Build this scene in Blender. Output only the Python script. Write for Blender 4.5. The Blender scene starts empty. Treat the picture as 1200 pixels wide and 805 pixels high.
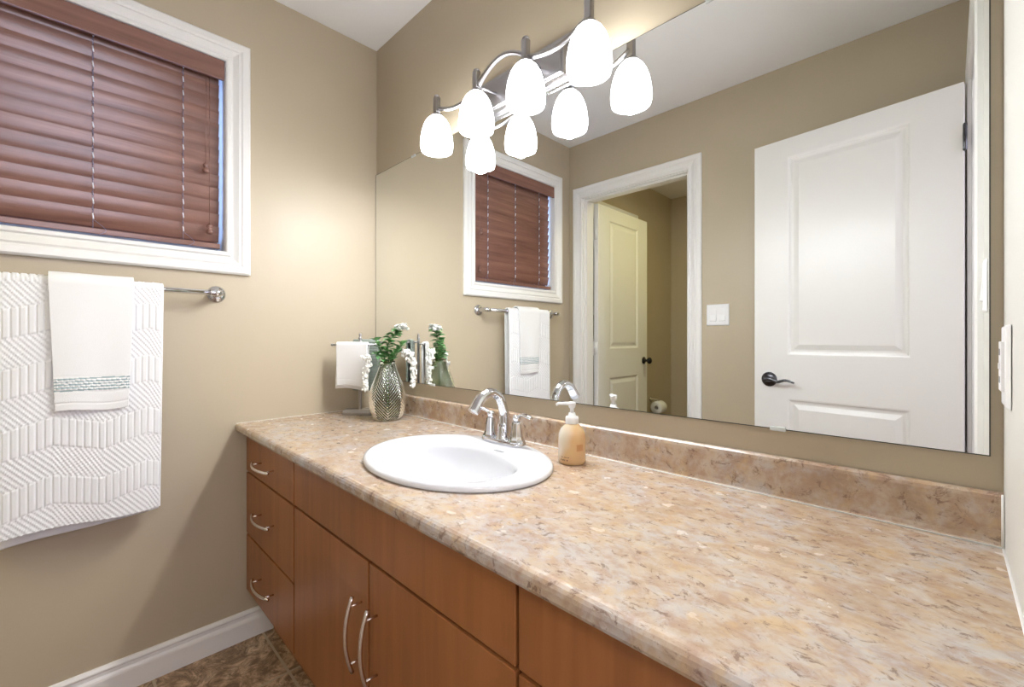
import bpy, bmesh, math, random
from mathutils import Vector, Matrix
PI = math.pi
S = bpy.context.scene
COL = S.collection
random.seed(7)

# ---------------------------------------------------------------- camera, world, exposure
W, YB, H = 1.928, -1.462, 2.44          # room: x 0..W, y YB..0, z 0..H (mirror wall is y=0)
cam = bpy.data.cameras.new('camera'); cam_o = bpy.data.objects.new('camera', cam); COL.objects.link(cam_o)
cam_o.location = (1.8683, -1.001, 1.1203)
cam_o.rotation_euler = (PI/2, 0, math.radians(44.737))
cam.sensor_width = 36; cam.lens = 36*516.28/1200; cam.shift_y = -6/1200
cam.clip_start = 0.02
S.camera = cam_o
S.view_settings.view_transform = 'Standard'; S.view_settings.look = 'None'
S.view_settings.gamma = 1; S.view_settings.use_curve_mapping = False
S.view_settings.exposure = 0.0
SHADE_GLOW = 15.0        # lit glass shades of the vanity light
BULB_POWER = 8.0        # bulb in every shade (W)
HALL_FILL_POWER = 16.0       # unseen fill lamp added in the hall behind the camera
CLOSET_POWER = 7.5      # ceiling lamp of the toilet closet
w = bpy.data.worlds.new('world'); S.world = w; w.use_nodes = True
bg = w.node_tree.nodes['Background']; bg.inputs[0].default_value = (0.30, 0.50, 1.0, 1); bg.inputs[1].default_value = 6.5

# ---------------------------------------------------------------- materials
def mat(name, col, rough=.5, metal=0., spec=.5, **kw):
    m = bpy.data.materials.new(name); m.use_nodes = True
    b = m.node_tree.nodes['Principled BSDF']
    b.inputs['Base Color'].default_value = (*col, 1); b.inputs['Roughness'].default_value = rough
    b.inputs['Metallic'].default_value = metal; b.inputs['Specular IOR Level'].default_value = spec
    for k, v in kw.items(): b.inputs[k.replace('_', ' ')].default_value = v
    return m
def N(m, t, **kw):
    n = m.node_tree.nodes.new(t)
    for k, v in kw.items():
        if hasattr(n, k): setattr(n, k, v)
        else: n.inputs[k].default_value = v
    return n
def LK(m, a, b): m.node_tree.links.new(a, b)
def ramp(m, fac, stops):
    r = N(m, 'ShaderNodeValToRGB'); cr = r.color_ramp
    while len(cr.elements) < len(stops): cr.elements.new(.5)
    for e, (p, c) in zip(cr.elements, stops): e.position = p; e.color = (*c, 1)
    LK(m, fac, r.inputs[0]); return r.outputs[0]
def coords(m, scale=(1, 1, 1), rot=(0, 0, 0)):
    tc = N(m, 'ShaderNodeTexCoord'); mp = N(m, 'ShaderNodeMapping')
    mp.inputs['Scale'].default_value = scale; mp.inputs['Rotation'].default_value = rot
    LK(m, tc.outputs['Object'], mp.inputs[0]); return mp.outputs[0]
def noise(m, vec, scale, detail=4, rough=.55, dist=0.):
    n = N(m, 'ShaderNodeTexNoise'); n.inputs['Scale'].default_value = scale; n.inputs['Detail'].default_value = detail
    n.inputs['Roughness'].default_value = rough; n.inputs['Distortion'].default_value = dist
    LK(m, vec, n.inputs['Vector']); return n.outputs[0]
def mix(m, fac, a, b, mode='MIX'):
    n = N(m, 'ShaderNodeMix', data_type='RGBA', blend_type=mode)
    if isinstance(fac, float): n.inputs[0].default_value = fac
    else: LK(m, fac, n.inputs[0])
    for s, v in ((6, a), (7, b)):
        if isinstance(v, tuple): n.inputs[s].default_value = (*v, 1)
        else: LK(m, v, n.inputs[s])
    return n.outputs[2]
def bump(m, h, strength=.2, dist=.002):
    b = N(m, 'ShaderNodeBump'); b.inputs['Strength'].default_value = strength; b.inputs['Distance'].default_value = dist
    LK(m, h, b.inputs['Height']); LK(m, b.outputs[0], m.node_tree.nodes['Principled BSDF'].inputs['Normal'])
def base(m, c): LK(m, c, m.node_tree.nodes['Principled BSDF'].inputs['Base Color'])

def wall_paint(name, col, rough=.45):
    m = mat(name, col, rough, 0, .5); c = coords(m)
    bump(m, noise(m, c, 350, 2), .08, .0006)
    base(m, mix(m, noise(m, c, 3, 3), tuple(x*.96 for x in col), tuple(min(1, x*1.04) for x in col)))
    return m
M_wall = wall_paint('khaki_wall_paint', (.485, .41, .295))
M_wall_sheen = wall_paint('wall_paint_painted_sheen', (.69, .68, .63))  # right wall: bright grazing sheen put into a paler base colour
M_ceil = wall_paint('white_ceiling_paint', (.88, .88, .88), .8)
M_trim = mat('white_trim_paint', (.83, .82, .79), .3)
M_door = mat('white_door_paint', (.84, .83, .80), .32)
M_mirror = mat('mirror_silver', (.93, .95, .94), 0.0, 1.0)
M_edge = mat('mirror_dark_edge', (.05, .055, .045), .3)
M_chrome = mat('chrome', (.70, .71, .74), .06, 1)
M_nickel = mat('brushed_nickel', (.42, .41, .42), .30, 1)
M_handle = mat('satin_steel_handle', (.78, .72, .66), .25, 1)
M_bronze = mat('dark_lever_metal', (.10, .10, .11), .25, .9)
M_black = mat('black_metal', (.02, .02, .022), .35, .6)
M_porc = mat('white_porcelain', (.78, .79, .81), .08, 0, .6, Coat_Weight=.4)
M_plastic = mat('white_plastic', (.87, .87, .87), .3)
M_clip = mat('clear_grey_plastic', (.62, .66, .66), .2)
M_caulk = mat('white_caulk', (.85, .84, .80), .35)
M_gap_shade = mat('painted_gap_shade', (.006, .004, .003), 1, 0, 0)
M_grey_mark = mat('grey_print', (.42, .43, .46), .4)
M_white_petal = mat('white_petals', (.88, .88, .84), .6, Subsurface_Weight=.0)
M_stem = mat('green_stem', (.08, .17, .05), .5)

m = M_leaf = mat('green_leaves', (.06, .20, .05), .4); c = coords(m)
base(m, ramp(m, noise(m, c, 45, 2), [(.3, (.04, .15, .05)), (.5, (.14, .38, .13)), (.7, (.34, .60, .26))]))

m = M_lam = mat('stone_look_laminate', (.5, .36, .26), .2, 0, .5, Coat_Weight=.25, Coat_Roughness=.12)
c = coords(m, (1, 1.1, 1), (0, 0, .35)); c2 = coords(m, (1, 1.45, 1), (0, 0, .5))
big = ramp(m, noise(m, c, 6, 6, .68, .5), [(.26, (.30, .20, .135)), (.40, (.43, .31, .205)), (.50, (.51, .40, .295)), (.60, (.46, .41, .37)), (.70, (.56, .40, .235)), (.80, (.50, .44, .38))])
red = ramp(m, noise(m, c2, 24, 8, .72, .5), [(.46, (0, 0, 0)), (.60, (.62, .62, .62))])
a_ = mix(m, red, big, (.35, .21, .14))
gold = ramp(m, noise(m, c, 16, 6, .7, .4), [(.52, (0, 0, 0)), (.66, (.6, .6, .6))])
a_ = mix(m, gold, a_, (.55, .38, .20))
lt = ramp(m, noise(m, c2, 33, 5, .6), [(.48, (0, 0, 0)), (.66, (.45, .45, .45))])
a_ = mix(m, lt, a_, (.56, .51, .47))
dk = ramp(m, noise(m, c2, 42, 6, .75, .6), [(.55, (0, 0, 0)), (.63, (.75, .75, .75))])
a_ = mix(m, dk, a_, (.16, .09, .06)); base(m, a_)
LK(m, ramp(m, noise(m, c, 25, 3), [(.3, (.20,)*3), (.7, (.28,)*3)]), m.node_tree.nodes['Principled BSDF'].inputs['Roughness'])

def wood(name, dark, midc, light, vert, rough=.35, sc=1.0):
    m = mat(name, midc, rough, 0, .5); s = (9, 9, .55) if vert == 'z' else (9, .55, 9)
    c = coords(m, tuple(v*sc for v in s)); n1 = noise(m, c, 2.4, 6, .6, .6)
    c3 = coords(m, (1, 1, 1)); blotch = noise(m, c3, 5, 3)
    g = ramp(m, n1, [(.3, dark), (.5, midc), (.72, light)])
    base(m, mix(m, blotch, g, tuple(x*1.0 for x in midc)))
    fine = noise(m, coords(m, tuple(v*sc*4 for v in s)), 6, 3)
    bump(m, fine, .12, .0008)
    return m
M_wood = wood('maple_cinnamon_stain', (.20, .068, .019), (.32, .118, .034), (.41, .165, .053), 'z')
M_blindwood = wood('stained_blind_wood', (.085, .036, .026), (.215, .10, .073), (.36, .185, .135), 'y', .26, 1.3)
M_blindwood.node_tree.nodes['Principled BSDF'].inputs['Coat Weight'].default_value = .45
M_blindwood.node_tree.nodes['Principled BSDF'].inputs['Coat Roughness'].default_value = .2

m = M_tile = mat('brown_slate_tile', (.2, .13, .08), .45)
c = coords(m); n1 = noise(m, c, 6, 8, .65, 1.6)
tl = ramp(m, n1, [(.30, (.12, .075, .045)), (.42, (.40, .26, .16)), (.52, (.66, .46, .30)), (.70, (.78, .60, .42))])
cr = ramp(m, noise(m, c, 15, 8, .8, 1.5), [(.44, (0, 0, 0)), (.60, (1, 1, 1))]); tl = mix(m, cr, (.20, .125, .075), tl)
br = N(m, 'ShaderNodeTexBrick'); br.offset = 0; br.inputs['Scale'].default_value = 1; br.inputs['Mortar Size'].default_value = .004
br.inputs['Brick Width'].default_value = .325; br.inputs['Row Height'].default_value = .325; br.inputs['Mortar Smooth'].default_value = 0
mp = N(m, 'ShaderNodeMapping'); mp.inputs['Location'].default_value = (.325-.294, .65-.477+.325*2-.173*2+.346, 0)
mp.inputs['Location'].default_value = (.031, .477, 0)
tc = N(m, 'ShaderNodeTexCoord'); LK(m, tc.outputs['Object'], mp.inputs[0]); LK(m, mp.outputs[0], br.inputs['Vector'])
base(m, mix(m, br.outputs['Fac'], tl, (.50, .40, .28))); bump(m, n1, .5, .004)

def towel_mat(name, col, sc=900):
    m = mat(name, col, .95, 0, .1, Sheen_Weight=.15); bump(m, noise(m, coords(m), sc, 2), .5, .0012); return m
M_towel = towel_mat('white_terry', (.86, .86, .86))
M_towel_warm = towel_mat('white_fine_terry', (.88, .88, .87))
m = M_towel_grey = towel_mat('grey_green_woven_cloth', (.22, .26, .22))
wv = N(m, 'ShaderNodeTexWave'); wv.inputs['Scale'].default_value = 60; wv.bands_direction = 'Z'; LK(m, coords(m), wv.inputs['Vector'])
base(m, mix(m, wv.outputs[1], (.18, .22, .19), (.34, .38, .33)))
M_band = towel_mat('blue_grey_beads', (.36, .46, .47))

m = M_vase = mat('smoky_green_glass', (.62, .68, .52), .05, 0, .5, Transmission_Weight=.96, IOR=1.38)
nt = m.node_tree; out_ = nt.nodes['Material Output']
lw = N(m, 'ShaderNodeLayerWeight'); lw.inputs[0].default_value = .42
tr = N(m, 'ShaderNodeBsdfTransparent'); geo = N(m, 'ShaderNodeNewGeometry'); groove = ramp(m, geo.outputs['Pointiness'], [(.44, (.25, .28, .18)), (.50, (.9, .9, .9)), (.56, (1, 1, 1))])
LK(m, mix(m, 1.0, groove, ramp(m, lw.outputs[1], [(.05, (.56, .66, .40)), (.35, (.38, .47, .24)), (.8, (.09, .12, .05))]), 'MULTIPLY'), tr.inputs[0])
gl = N(m, 'ShaderNodeBsdfGlossy'); gl.inputs['Roughness'].default_value = .08; gl.inputs[0].default_value = (.92, .95, .90, 1)
fr = N(m, 'ShaderNodeFresnel'); fr.inputs[0].default_value = 1.55
ms = N(m, 'ShaderNodeMixShader'); LK(m, fr.outputs[0], ms.inputs[0]); LK(m, tr.outputs[0], ms.inputs[1]); LK(m, gl.outputs[0], ms.inputs[2]); LK(m, ms.outputs[0], out_.inputs[0])
m = M_glass = mat('window_glass', (1, 1, 1), 0, 0, .5, Transmission_Weight=1., IOR=1.0)

m = M_soap = mat('amber_soap_bottle', (.9, .6, .3), .12, 0, .5, Transmission_Weight=.25, Subsurface_Weight=.35, Subsurface_Radius=(.03, .02, .01), IOR=1.4)
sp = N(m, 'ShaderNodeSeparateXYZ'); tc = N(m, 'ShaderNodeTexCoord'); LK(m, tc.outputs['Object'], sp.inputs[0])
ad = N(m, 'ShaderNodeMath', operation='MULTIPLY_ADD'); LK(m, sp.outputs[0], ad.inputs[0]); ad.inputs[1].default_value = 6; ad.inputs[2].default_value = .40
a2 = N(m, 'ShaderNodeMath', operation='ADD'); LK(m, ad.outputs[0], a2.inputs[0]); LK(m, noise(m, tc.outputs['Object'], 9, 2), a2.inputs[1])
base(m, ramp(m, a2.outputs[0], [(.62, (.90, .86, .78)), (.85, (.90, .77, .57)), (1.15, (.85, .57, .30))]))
M_tan_label = mat('tan_print', (.52, .27, .10), .4)

def emis(name, col, s):
    m = mat(name, (.9, .9, .9), .3); b = m.node_tree.nodes['Principled BSDF']
    b.inputs['Emission Color'].default_value = (*col, 1); b.inputs['Emission Strength'].default_value = s; return m
M_shade = emis('lit_frosted_glass', (.95, .97, 1.0), SHADE_GLOW)
M_bulb = emis('lit_bulb', (1, .985, .97), SHADE_GLOW)
M_glow_pane = emis('glowing_fill_pane', (.82, .80, 1.0), 6.2)  # the pane itself glows, as an added light source
M_hall = emis('lit_hall_diffuser', (1, .96, .90), 6)

# ---------------------------------------------------------------- mesh helpers
def new(name, bm, material, parent=None, smooth=False, bevel=0, kind=None, seg=2):
    me = bpy.data.meshes.new(name)
    bmesh.ops.recalc_face_normals(bm, faces=bm.faces)
    bm.to_mesh(me); bm.free()
    mats = material if isinstance(material, list) else [material]
    for q in mats: me.materials.append(q)
    if smooth:
        for p in me.polygons: p.use_smooth = True
    o = bpy.data.objects.new(name, me); COL.objects.link(o)
    if parent: o.parent = parent
    if bevel:
        b = o.modifiers.new('bevel', 'BEVEL'); b.width = bevel; b.segments = seg; b.limit_method = 'ANGLE'; b.angle_limit = math.radians(40)
    if kind: o['kind'] = kind
    return o
def empty(name, loc=(0, 0, 0), rz=0):
    o = bpy.data.objects.new(name, None); COL.objects.link(o); o.location = loc; o.rotation_euler = (0, 0, rz); o.empty_display_size = .05
    return o
def tag(o, label, cat, group=None):
    o['label'] = label; o['category'] = cat
    if group: o['group'] = group
    return o
def BM(): return bmesh.new()
def box(bm, x0, y0, z0, x1, y1, z1):
    v = [bm.verts.new(p) for p in ((x0, y0, z0), (x1, y0, z0), (x1, y1, z0), (x0, y1, z0), (x0, y0, z1), (x1, y0, z1), (x1, y1, z1), (x0, y1, z1))]
    for f in ((0, 3, 2, 1), (4, 5, 6, 7), (0, 1, 5, 4), (1, 2, 6, 5), (2, 3, 7, 6), (3, 0, 4, 7)): bm.faces.new([v[i] for i in f])
    return bm
def lathe(bm, prof, seg=32, c=(0, 0, 0), sx=1, sy=1, fn=None, cap=True):
    rings = []
    for r, z in prof:
        ring = []
        for i in range(seg):
            a = 2*PI*i/seg; rr = r if fn is None else fn(r, z, a)
            ring.append(bm.verts.new((c[0]+rr*sx*math.cos(a), c[1]+rr*sy*math.sin(a), c[2]+z)))
        rings.append(ring)
    for A, B in zip(rings, rings[1:]):
        for i in range(seg): bm.faces.new((A[i], A[(i+1) % seg], B[(i+1) % seg], B[i]))
    if cap:
        if prof[0][0] > 1e-5: bm.faces.new(rings[0][::-1])
        if prof[-1][0] > 1e-5: bm.faces.new(rings[-1])
    return bm
def spline(pts, n=8):
    P = [Vector(p) for p in pts]; out = []
    for i in range(len(P)-1):
        p0 = P[max(i-1, 0)]; p1 = P[i]; p2 = P[i+1]; p3 = P[min(i+2, len(P)-1)]
        for k in range(n):
            t = k/n
            out.append(.5*((2*p1)+(p2-p0)*t+(2*p0-5*p1+4*p2-p3)*t*t+(3*p1-p0-3*p2+p3)*t**3))
    out.append(P[-1]); return out
def sweep(bm, pts, rad, seg=10, up=(0, 0, 1), square=False, aspect=1.):
    """tube along pts; rad number or list; aspect scales the cross-section along 'up'"""
    P = [Vector(p) for p in pts]; n = len(P); up = Vector(up)
    R = rad if isinstance(rad, (list, tuple)) else [rad]*n
    if len(R) != n: R = [R[0]+(R[-1]-R[0])*0]*n if len(R) == 1 else [R[min(int(i/(n-1)*(len(R)-1)), len(R)-2)]*(1-((i/(n-1)*(len(R)-1)) % 1 if i < n-1 else 1))+R[min(int(i/(n-1)*(len(R)-1)), len(R)-2)+1]*((i/(n-1)*(len(R)-1)) % 1 if i < n-1 else 1) for i in range(n)]
    rings = []
    for i in range(n):
        t = (P[min(i+1, n-1)]-P[max(i-1, 0)]).normalized()
        s = t.cross(up)
        if s.length < 1e-3: s = t.cross(Vector((1, 0, 0)))
        s.normalize(); u = s.cross(t).normalized()
        ring = []
        m_ = 4 if square else seg
        for k in range(m_):
            a = 2*PI*k/m_+(PI/4 if square else 0); f = math.sqrt(2) if square else 1
            ring.append(bm.verts.new(P[i]+(s*math.cos(a)+u*math.sin(a)*aspect)*R[i]*f))
        rings.append(ring)
    for A, B in zip(rings, rings[1:]):
        for i in range(len(A)): bm.faces.new((A[i], A[(i+1) % len(A)], B[(i+1) % len(A)], B[i]))
    bm.faces.new(rings[0][::-1]); bm.faces.new(rings[-1]); return bm
def ball(bm, c, r, sx=1, sy=1, sz=1, u=12, v=8):
    M = Matrix.Translation(c) @ Matrix.Diagonal((sx*r, sy*r, sz*r, 1))
    bmesh.ops.create_uvsphere(bm, u_segments=u, v_segments=v, radius=1, matrix=M); return bm
def extrude_profile(bm, prof, p0, p1, out, up=(0, 0, 1)):
    """closed profile [(o,u)] in plane (out, up) swept from p0 to p1"""
    p0, p1, out, up = map(Vector, (p0, p1, out, up)); A = [bm.verts.new(p0+out*a+up*b) for a, b in prof]; B = [bm.verts.new(p1+out*a+up*b) for a, b in prof]
    n = len(prof)
    for i in range(n): bm.faces.new((A[i], A[(i+1) % n], B[(i+1) % n], B[i]))
    bm.faces.new(A[::-1]); bm.faces.new(B); return bm

# ---------------------------------------------------------------- structure
WY0, WY1, WZ0, WZ1 = -1.290, -.594, 1.430, 2.128       # bathroom window opening in the left wall
VY0, VY1, VZ0, VZ1 = -2.32, -1.78, 1.36, 2.085          # toilet closet window opening
YC = -3.04                                              # far wall of the closet
XH = 3.3                                                # far wall of the hall
def wall_box(bm, a0, a1, z0, z1, axis, c0, c1):
    if axis == 'y': box(bm, c0, a0, z0, c1, a1, z1)
    else: box(bm, a0, c0, z0, a1, c1, z1)
def wall_with_holes(name, a0, a1, axis, c0, c1, holes, paint=None):
    bm = BM(); cur = a0
    for (h0, h1, z0, z1) in sorted(holes):
        wall_box(bm, cur, h0, 0, H, axis, c0, c1)
        if z0 > 0: wall_box(bm, h0, h1, 0, z0, axis, c0, c1)
        wall_box(bm, h0, h1, z1, H, axis, c0, c1); cur = h1
    wall_box(bm, cur, a1, 0, H, axis, c0, c1)
    return new(name, bm, paint or M_wall, kind='structure')
T = .115
DX0, DX1, DZ = .108, .838, 2.07         # closet doorway in the back wall
RY0, RY1 = -1.335, -.605                # bathroom doorway in the right wall
new('floor', box(BM(), -.15, YC-.12, -.1, XH+.12, .12, 0), M_tile, kind='structure')
new('ceiling', box(BM(), -.15, YC-.12, H, XH+.12, .12, H+.1), M_ceil, kind='structure')
wall_with_holes('wall_left', YC, 0, 'y', -.15, 0, [(WY0, WY1, WZ0, WZ1), (VY0, VY1, VZ0, VZ1)])
new('wall_mirror_side', box(BM(), -.15, 0, 0, XH+.12, .12, H), M_wall, kind='structure')
wall_with_holes('wall_back', 0, W+T, 'x', YB-T, YB, [(DX0, DX1, 0, DZ)])
wall_with_holes('wall_right', YB, 0, 'y', W, W+T, [(RY0, RY1, 0, DZ)], M_wall_sheen)
new('wall_closet_far', box(BM(), -.15, YC-.12, 0, XH+.12, YC, H), M_wall, kind='structure')
new('wall_closet_side', box(BM(), 1.25, YC, 0, 1.25+T, YB-T, H), M_wall, kind='structure')
new('wall_hall_far', box(BM(), XH, YC, 0, XH+.12, 0, H), M_wall, kind='structure')

# casings: profile across the width (0 = opening side)
def casing_prof(wd, th=.016):
    return [(0, 0), (0, th*.55), (wd*.06, th*.75), (wd*.16, th*.75), (wd*.22, th*.45), (wd*.30, th*.5), (wd*.52, th*.95), (wd*.6, th*.8), (wd*.68, th), (wd*.92, th), (wd, th*.7), (wd, 0)]
def casing(name, plane, pos, sign, a0, a1, z0, z1, wd, th=.016, full=False, parent=None, kind='structure'):
    """mitred frame around opening; plane 'x': wall x=pos, runs in y; sign = room side"""
    bm = BM(); pr = casing_prof(wd, th)
    def P(a, z, o): return (pos+sign*o, a, z) if plane == 'x' else (a, pos+sign*o, z)
    if full: path = [(a0, z0), (a0, z1), (a1, z1), (a1, z0)]; out = [(-1, -1), (-1, 1), (1, 1), (1, -1)]
    else: path = [(a0, z0), (a0, z1), (a1, z1), (a1, z0)]; out = [(-1, 0), (-1, 1), (1, 1), (1, 0)]
    rings = [[bm.verts.new(P(a+oa*d, z+oz*d, o)) for d, o in pr] for (a, z), (oa, oz) in zip(path, out)]
    loops = list(zip(rings, rings[1:]))
    if full: loops.append((rings[-1], rings[0]))
    n = len(pr)
    for A, B in loops:
        for i in range(n): bm.faces.new((A[i], A[(i+1) % n], B[(i+1) % n], B[i]))
    if not full: bm.faces.new(rings[0][::-1]); bm.faces.new(rings[-1])
    return new(name, bm, M_trim, parent, kind=kind)

# bathroom window
def window(name, y0, y1, z0, z1, wd):
    root = empty(name, (0, (y0+y1)/2, z0)); root['kind'] = 'structure'
    def kid(n, bm, mt, **k):
        bm.transform(Matrix.Translation((0, -(y0+y1)/2, -z0))); return new(n, bm, mt, root, **k)
    bm = BM()
    o = casing('window_casing', 'x', 0, 1, y0+.004, y1-.004, z0+.004, z1-.004, wd, .02, True, kind=None)
    o.parent = root; o.location = (0, -(y0+y1)/2, -z0)
    j = .006
    for b in ((-.148, y0, z0, -.001, y0+j, z1), (-.148, y1-j, z0, -.001, y1, z1), (-.148, y0, z0, -.001, y1, z0+j), (-.148, y0, z1-j, -.001, y1, z1)): box(bm, *b)
    kid('window_jamb', bm, M_trim)
    bm = BM(); f = .032
    for b in ((-.135, y0+j, z0+j, -.095, y0+j+f, z1-j), (-.135, y1-j-f, z0+j, -.095, y1-j, z1-j), (-.135, y0+j+f, z0+j, -.095, y1-j-f, z0+j+f), (-.135, y0+j+f, z1-j-f, -.095, y1-j-f, z1-j), (-.13, (y0+y1)/2-.018, z0+j+f, -.1, (y0+y1)/2+.018, z1-j-f)): box(bm, *b)
    kid('sash', bm, M_trim, bevel=.002)
    kid('glass_pane', box(BM(), -.118, y0+.03, z0+.03, -.114, y1-.03, z1-.03), M_glass)
    return root
def added_hall_window():  # unseen window added as a light source for fill and blind reflections
    r = empty('added_light_window', (XH, -.95, .95)); r['kind'] = 'structure'
    bm = BM()
    for b in ((-.03, -.58, -.06, .0, .58, .0), (-.03, -.58, 1.2, .0, .58, 1.26), (-.03, -.58, 0, .0, -.52, 1.2), (-.03, .52, 0, .0, .58, 1.2), (-.024, -.015, 0, .0, .015, 1.2)): box(bm, *b)
    new('window_frame', bm, M_trim, r, bevel=.003)
    new('glowing_pane', box(BM(), -.012, -.52, 0, -.006, .52, 1.2), M_glow_pane, r)
added_hall_window()
window('window_1', WY0, WY1, WZ0, WZ1, .079)
window('window_2', VY0, VY1, VZ0, VZ1, .07)

# door frames (casing both sides + jamb)
casing('trim_1', 'y', YB, 1, DX0+.006, DX1-.006, 0, DZ-.006, .075)
casing('trim_2', 'x', W, -1, RY0+.004, RY1-.004, 0, DZ-.004, .058, .015)
casing('trim_3', 'x', W+T, 1, RY0+.004, RY1-.004, 0, DZ-.004, .058, .015)
def jamb(name, plane, c0, c1, a0, a1, z1, stop):
    bm = BM(); t = .012
    def B(A0, A1, C0, C1, Z0, Z1):
        if plane == 'x': box(bm, C0, A0, Z0, C1, A1, Z1)
        else: box(bm, A0, C0, Z0, A1, C1, Z1)
    B(a0, a0+t, c0, c1, 0, z1); B(a1-t, a1, c0, c1, 0, z1); B(a0+t, a1-t, c0, c1, z1-t, z1)
    s0, s1 = stop; u = .011
    B(a0+t, a0+t+u, s0, s1, 0, z1-t); B(a1-t-u, a1-t, s0, s1, 0, z1-t); B(a0+t+u, a1-t-u, s0, s1, z1-t-u, z1-t)
    return new(name, bm, M_trim, kind='structure', bevel=.0015)
jamb('trim_4', 'y', YB-T+.001, YB-.001, DX0, DX1, DZ, (YB-.06, YB-.022))
jamb('trim_5', 'x', W+.001, W+T-.001, RY0, RY1, DZ, (W+.055, W+.09))

# baseboards
BBP = [(0, 0), (.014, 0), (.014, .062), (.0125, .068), (.009, .076), (.0085, .086), (.011, .090), (.011, .094), (.006, .102), (0, .103)]
def baseboard(name, p0, p1, out): new(name, extrude_profile(BM(), BBP, p0, p1, out), M_trim, kind='structure')
baseboard('baseboard_left', (0, YB, 0), (0, -.43, 0), (1, 0, 0))
baseboard('baseboard_back', (DX1+.08, YB, 0), (W, YB, 0), (0, 1, 0))
baseboard('baseboard_closet_left', (0, YC, 0), (0, YB-T, 0), (1, 0, 0))
baseboard('baseboard_closet_far', (.014, YC, 0), (1.25, YC, 0), (0, 1, 0))
baseboard('baseboard_hall', (XH, YC, 0), (XH, 0, 0), (-1, 0, 0))

# ---------------------------------------------------------------- doors
def door_leaf(width, height, th=.035, panels=((.145, .2, .84), (.145, 1.045, 1.965))):
    """leaf in local x 0..width, y -th/2..th/2, z .01..height ; moulded panels on both faces"""
    bm = BM()
    for s in (-1, 1):
        y = s*th/2
        def quad(x0, z0, x1, z1, ya=y):
            bm.faces.new([bm.verts.new(p) for p in ((x0, ya, z0), (x1, ya, z0), (x1, ya, z1), (x0, ya, z1))])
        x0, x1 = panels[0][0], width-panels[0][0]
        quad(0, .01, x0, height); quad(x1, .01, width, height)
        zc = .01
        for (_, a, b) in panels:
            quad(x0, zc, x1, a); zc = b
            rings = []
            for d, dep in ((0, 0), (.006, .0015), (.010, .0065), (.016, .0085), (.024, .0085), (.042, .0028), (.046, .0015)):
                rings.append([bm.verts.new((X, y-s*dep, Z)) for X, Z in ((x0+d, a+d), (x1-d, a+d), (x1-d, b-d), (x0+d, b-d))])
            for A, B in zip(rings, rings[1:]):
                for i in range(4): bm.faces.new((A[i], A[(i+1) % 4], B[(i+1) % 4], B[i]))
            bm.faces.new(rings[-1])
        quad(x0, zc, x1, height)
    h = th/2
    for q in (((0, -h, .01), (0, h, .01), (0, h, height), (0, -h, height)), ((width, -h, .01), (width, h, .01), (width, h, height), (width, -h, height)),
              ((0, -h, height), (0, h, height), (width, h, height), (width, -h, height)), ((0, -h, .01), (0, h, .01), (width, h, .01), (width, -h, .01))):
        bm.faces.new([bm.verts.new(p) for p in q])
    bmesh.ops.remove_doubles(bm, verts=bm.verts, dist=1e-5)
    return bm
def hinge_bm(z):
    bm = BM(); lathe(bm, [(0, z-.05), (.004, z-.05), (.006, z-.046), (.006, z+.046), (.004, z+.05), (0, z+.05)], 10, (-.004, .0215, 0)); box(bm, -.0035, -.012, z-.044, -.0005, .018, z+.044); return bm
def lever_bm(x, z, s, direction):
    bm = BM(); y = s*.0175
    prof = [(.0, 0), (.033, 0), (.035, .004), (.032, .009), (.018, .013), (.012, .016), (.011, .04), (.0, .042)]
    rings = BM(); lathe(bm, prof, 28)
    bmesh.ops.rotate(bm, verts=bm.verts, cent=(0, 0, 0), matrix=Matrix.Rotation(-s*PI/2, 3, 'X'))
    bmesh.ops.translate(bm, verts=bm.verts, vec=(x, y, z)); rings.free()
    d = direction; yy = y+s*.043
    sweep(bm, spline([(x-.004*d, yy, z), (x+.02*d, yy, z+.004), (x+.05*d, yy, z-.006), (x+.085*d, yy, z+.002), (x+.120*d, yy, z-.008)], 8), [.010, .0085, .007, .006, .0045], 10, (0, 1, 0))
    return bm
# bathroom door, swung open against the back wall
hx, hy = 1.9095, -1.318
ang = math.atan2(-1.409-hy, 1.186-hx)
r = empty('door_1', (hx, hy, 0), ang); r['kind'] = 'structure'
DW = .722
new('door_leaf', door_leaf(DW, 2.052), M_door, r)
new('lever_handle', lever_bm(DW-.068, .925, -1, -1), M_bronze, r, True)
new('latch_plate', box(BM(), DW, -.012, .895, DW+.0015, .012, .955), M_nickel, r)
for z in (.25, 1.85):
    bm = BM(); lathe(bm, [(0, z-.05), (.004, z-.05), (.006, z-.046), (.006, z+.046), (.004, z+.05), (0, z+.05)], 10, (-.004, -.0215, 0)); 
    new('hinge', bm, M_bronze, r, True)
# closet door, standing open into the closet
r = empty('door_2', (.128, YB-T-.020, 0), -PI/2); r['kind'] = 'structure'
new('door_leaf', door_leaf(.695, 2.055), M_door, r)
bm = BM(); lathe(bm, [(0, 0), (.028, 0), (.029, .004), (.024, .008), (.010, .012), (.009, .03), (.018, .036), (.026, .046), (.024, .058), (.012, .066), (0, .067)], 24)
bmesh.ops.rotate(bm, verts=bm.verts, cent=(0, 0, 0), matrix=Matrix.Rotation(-PI/2, 3, 'X')); bmesh.ops.translate(bm, verts=bm.verts, vec=(.640, .0175, .945))
new('door_knob', bm, M_black, r, True)
for z in (.25, 1.05, 1.85): 
    bm = hinge_bm(z); bm.transform(Matrix.Diagonal((1, -1, 1, 1))); new('hinge', bm, M_trim, r, True)

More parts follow.
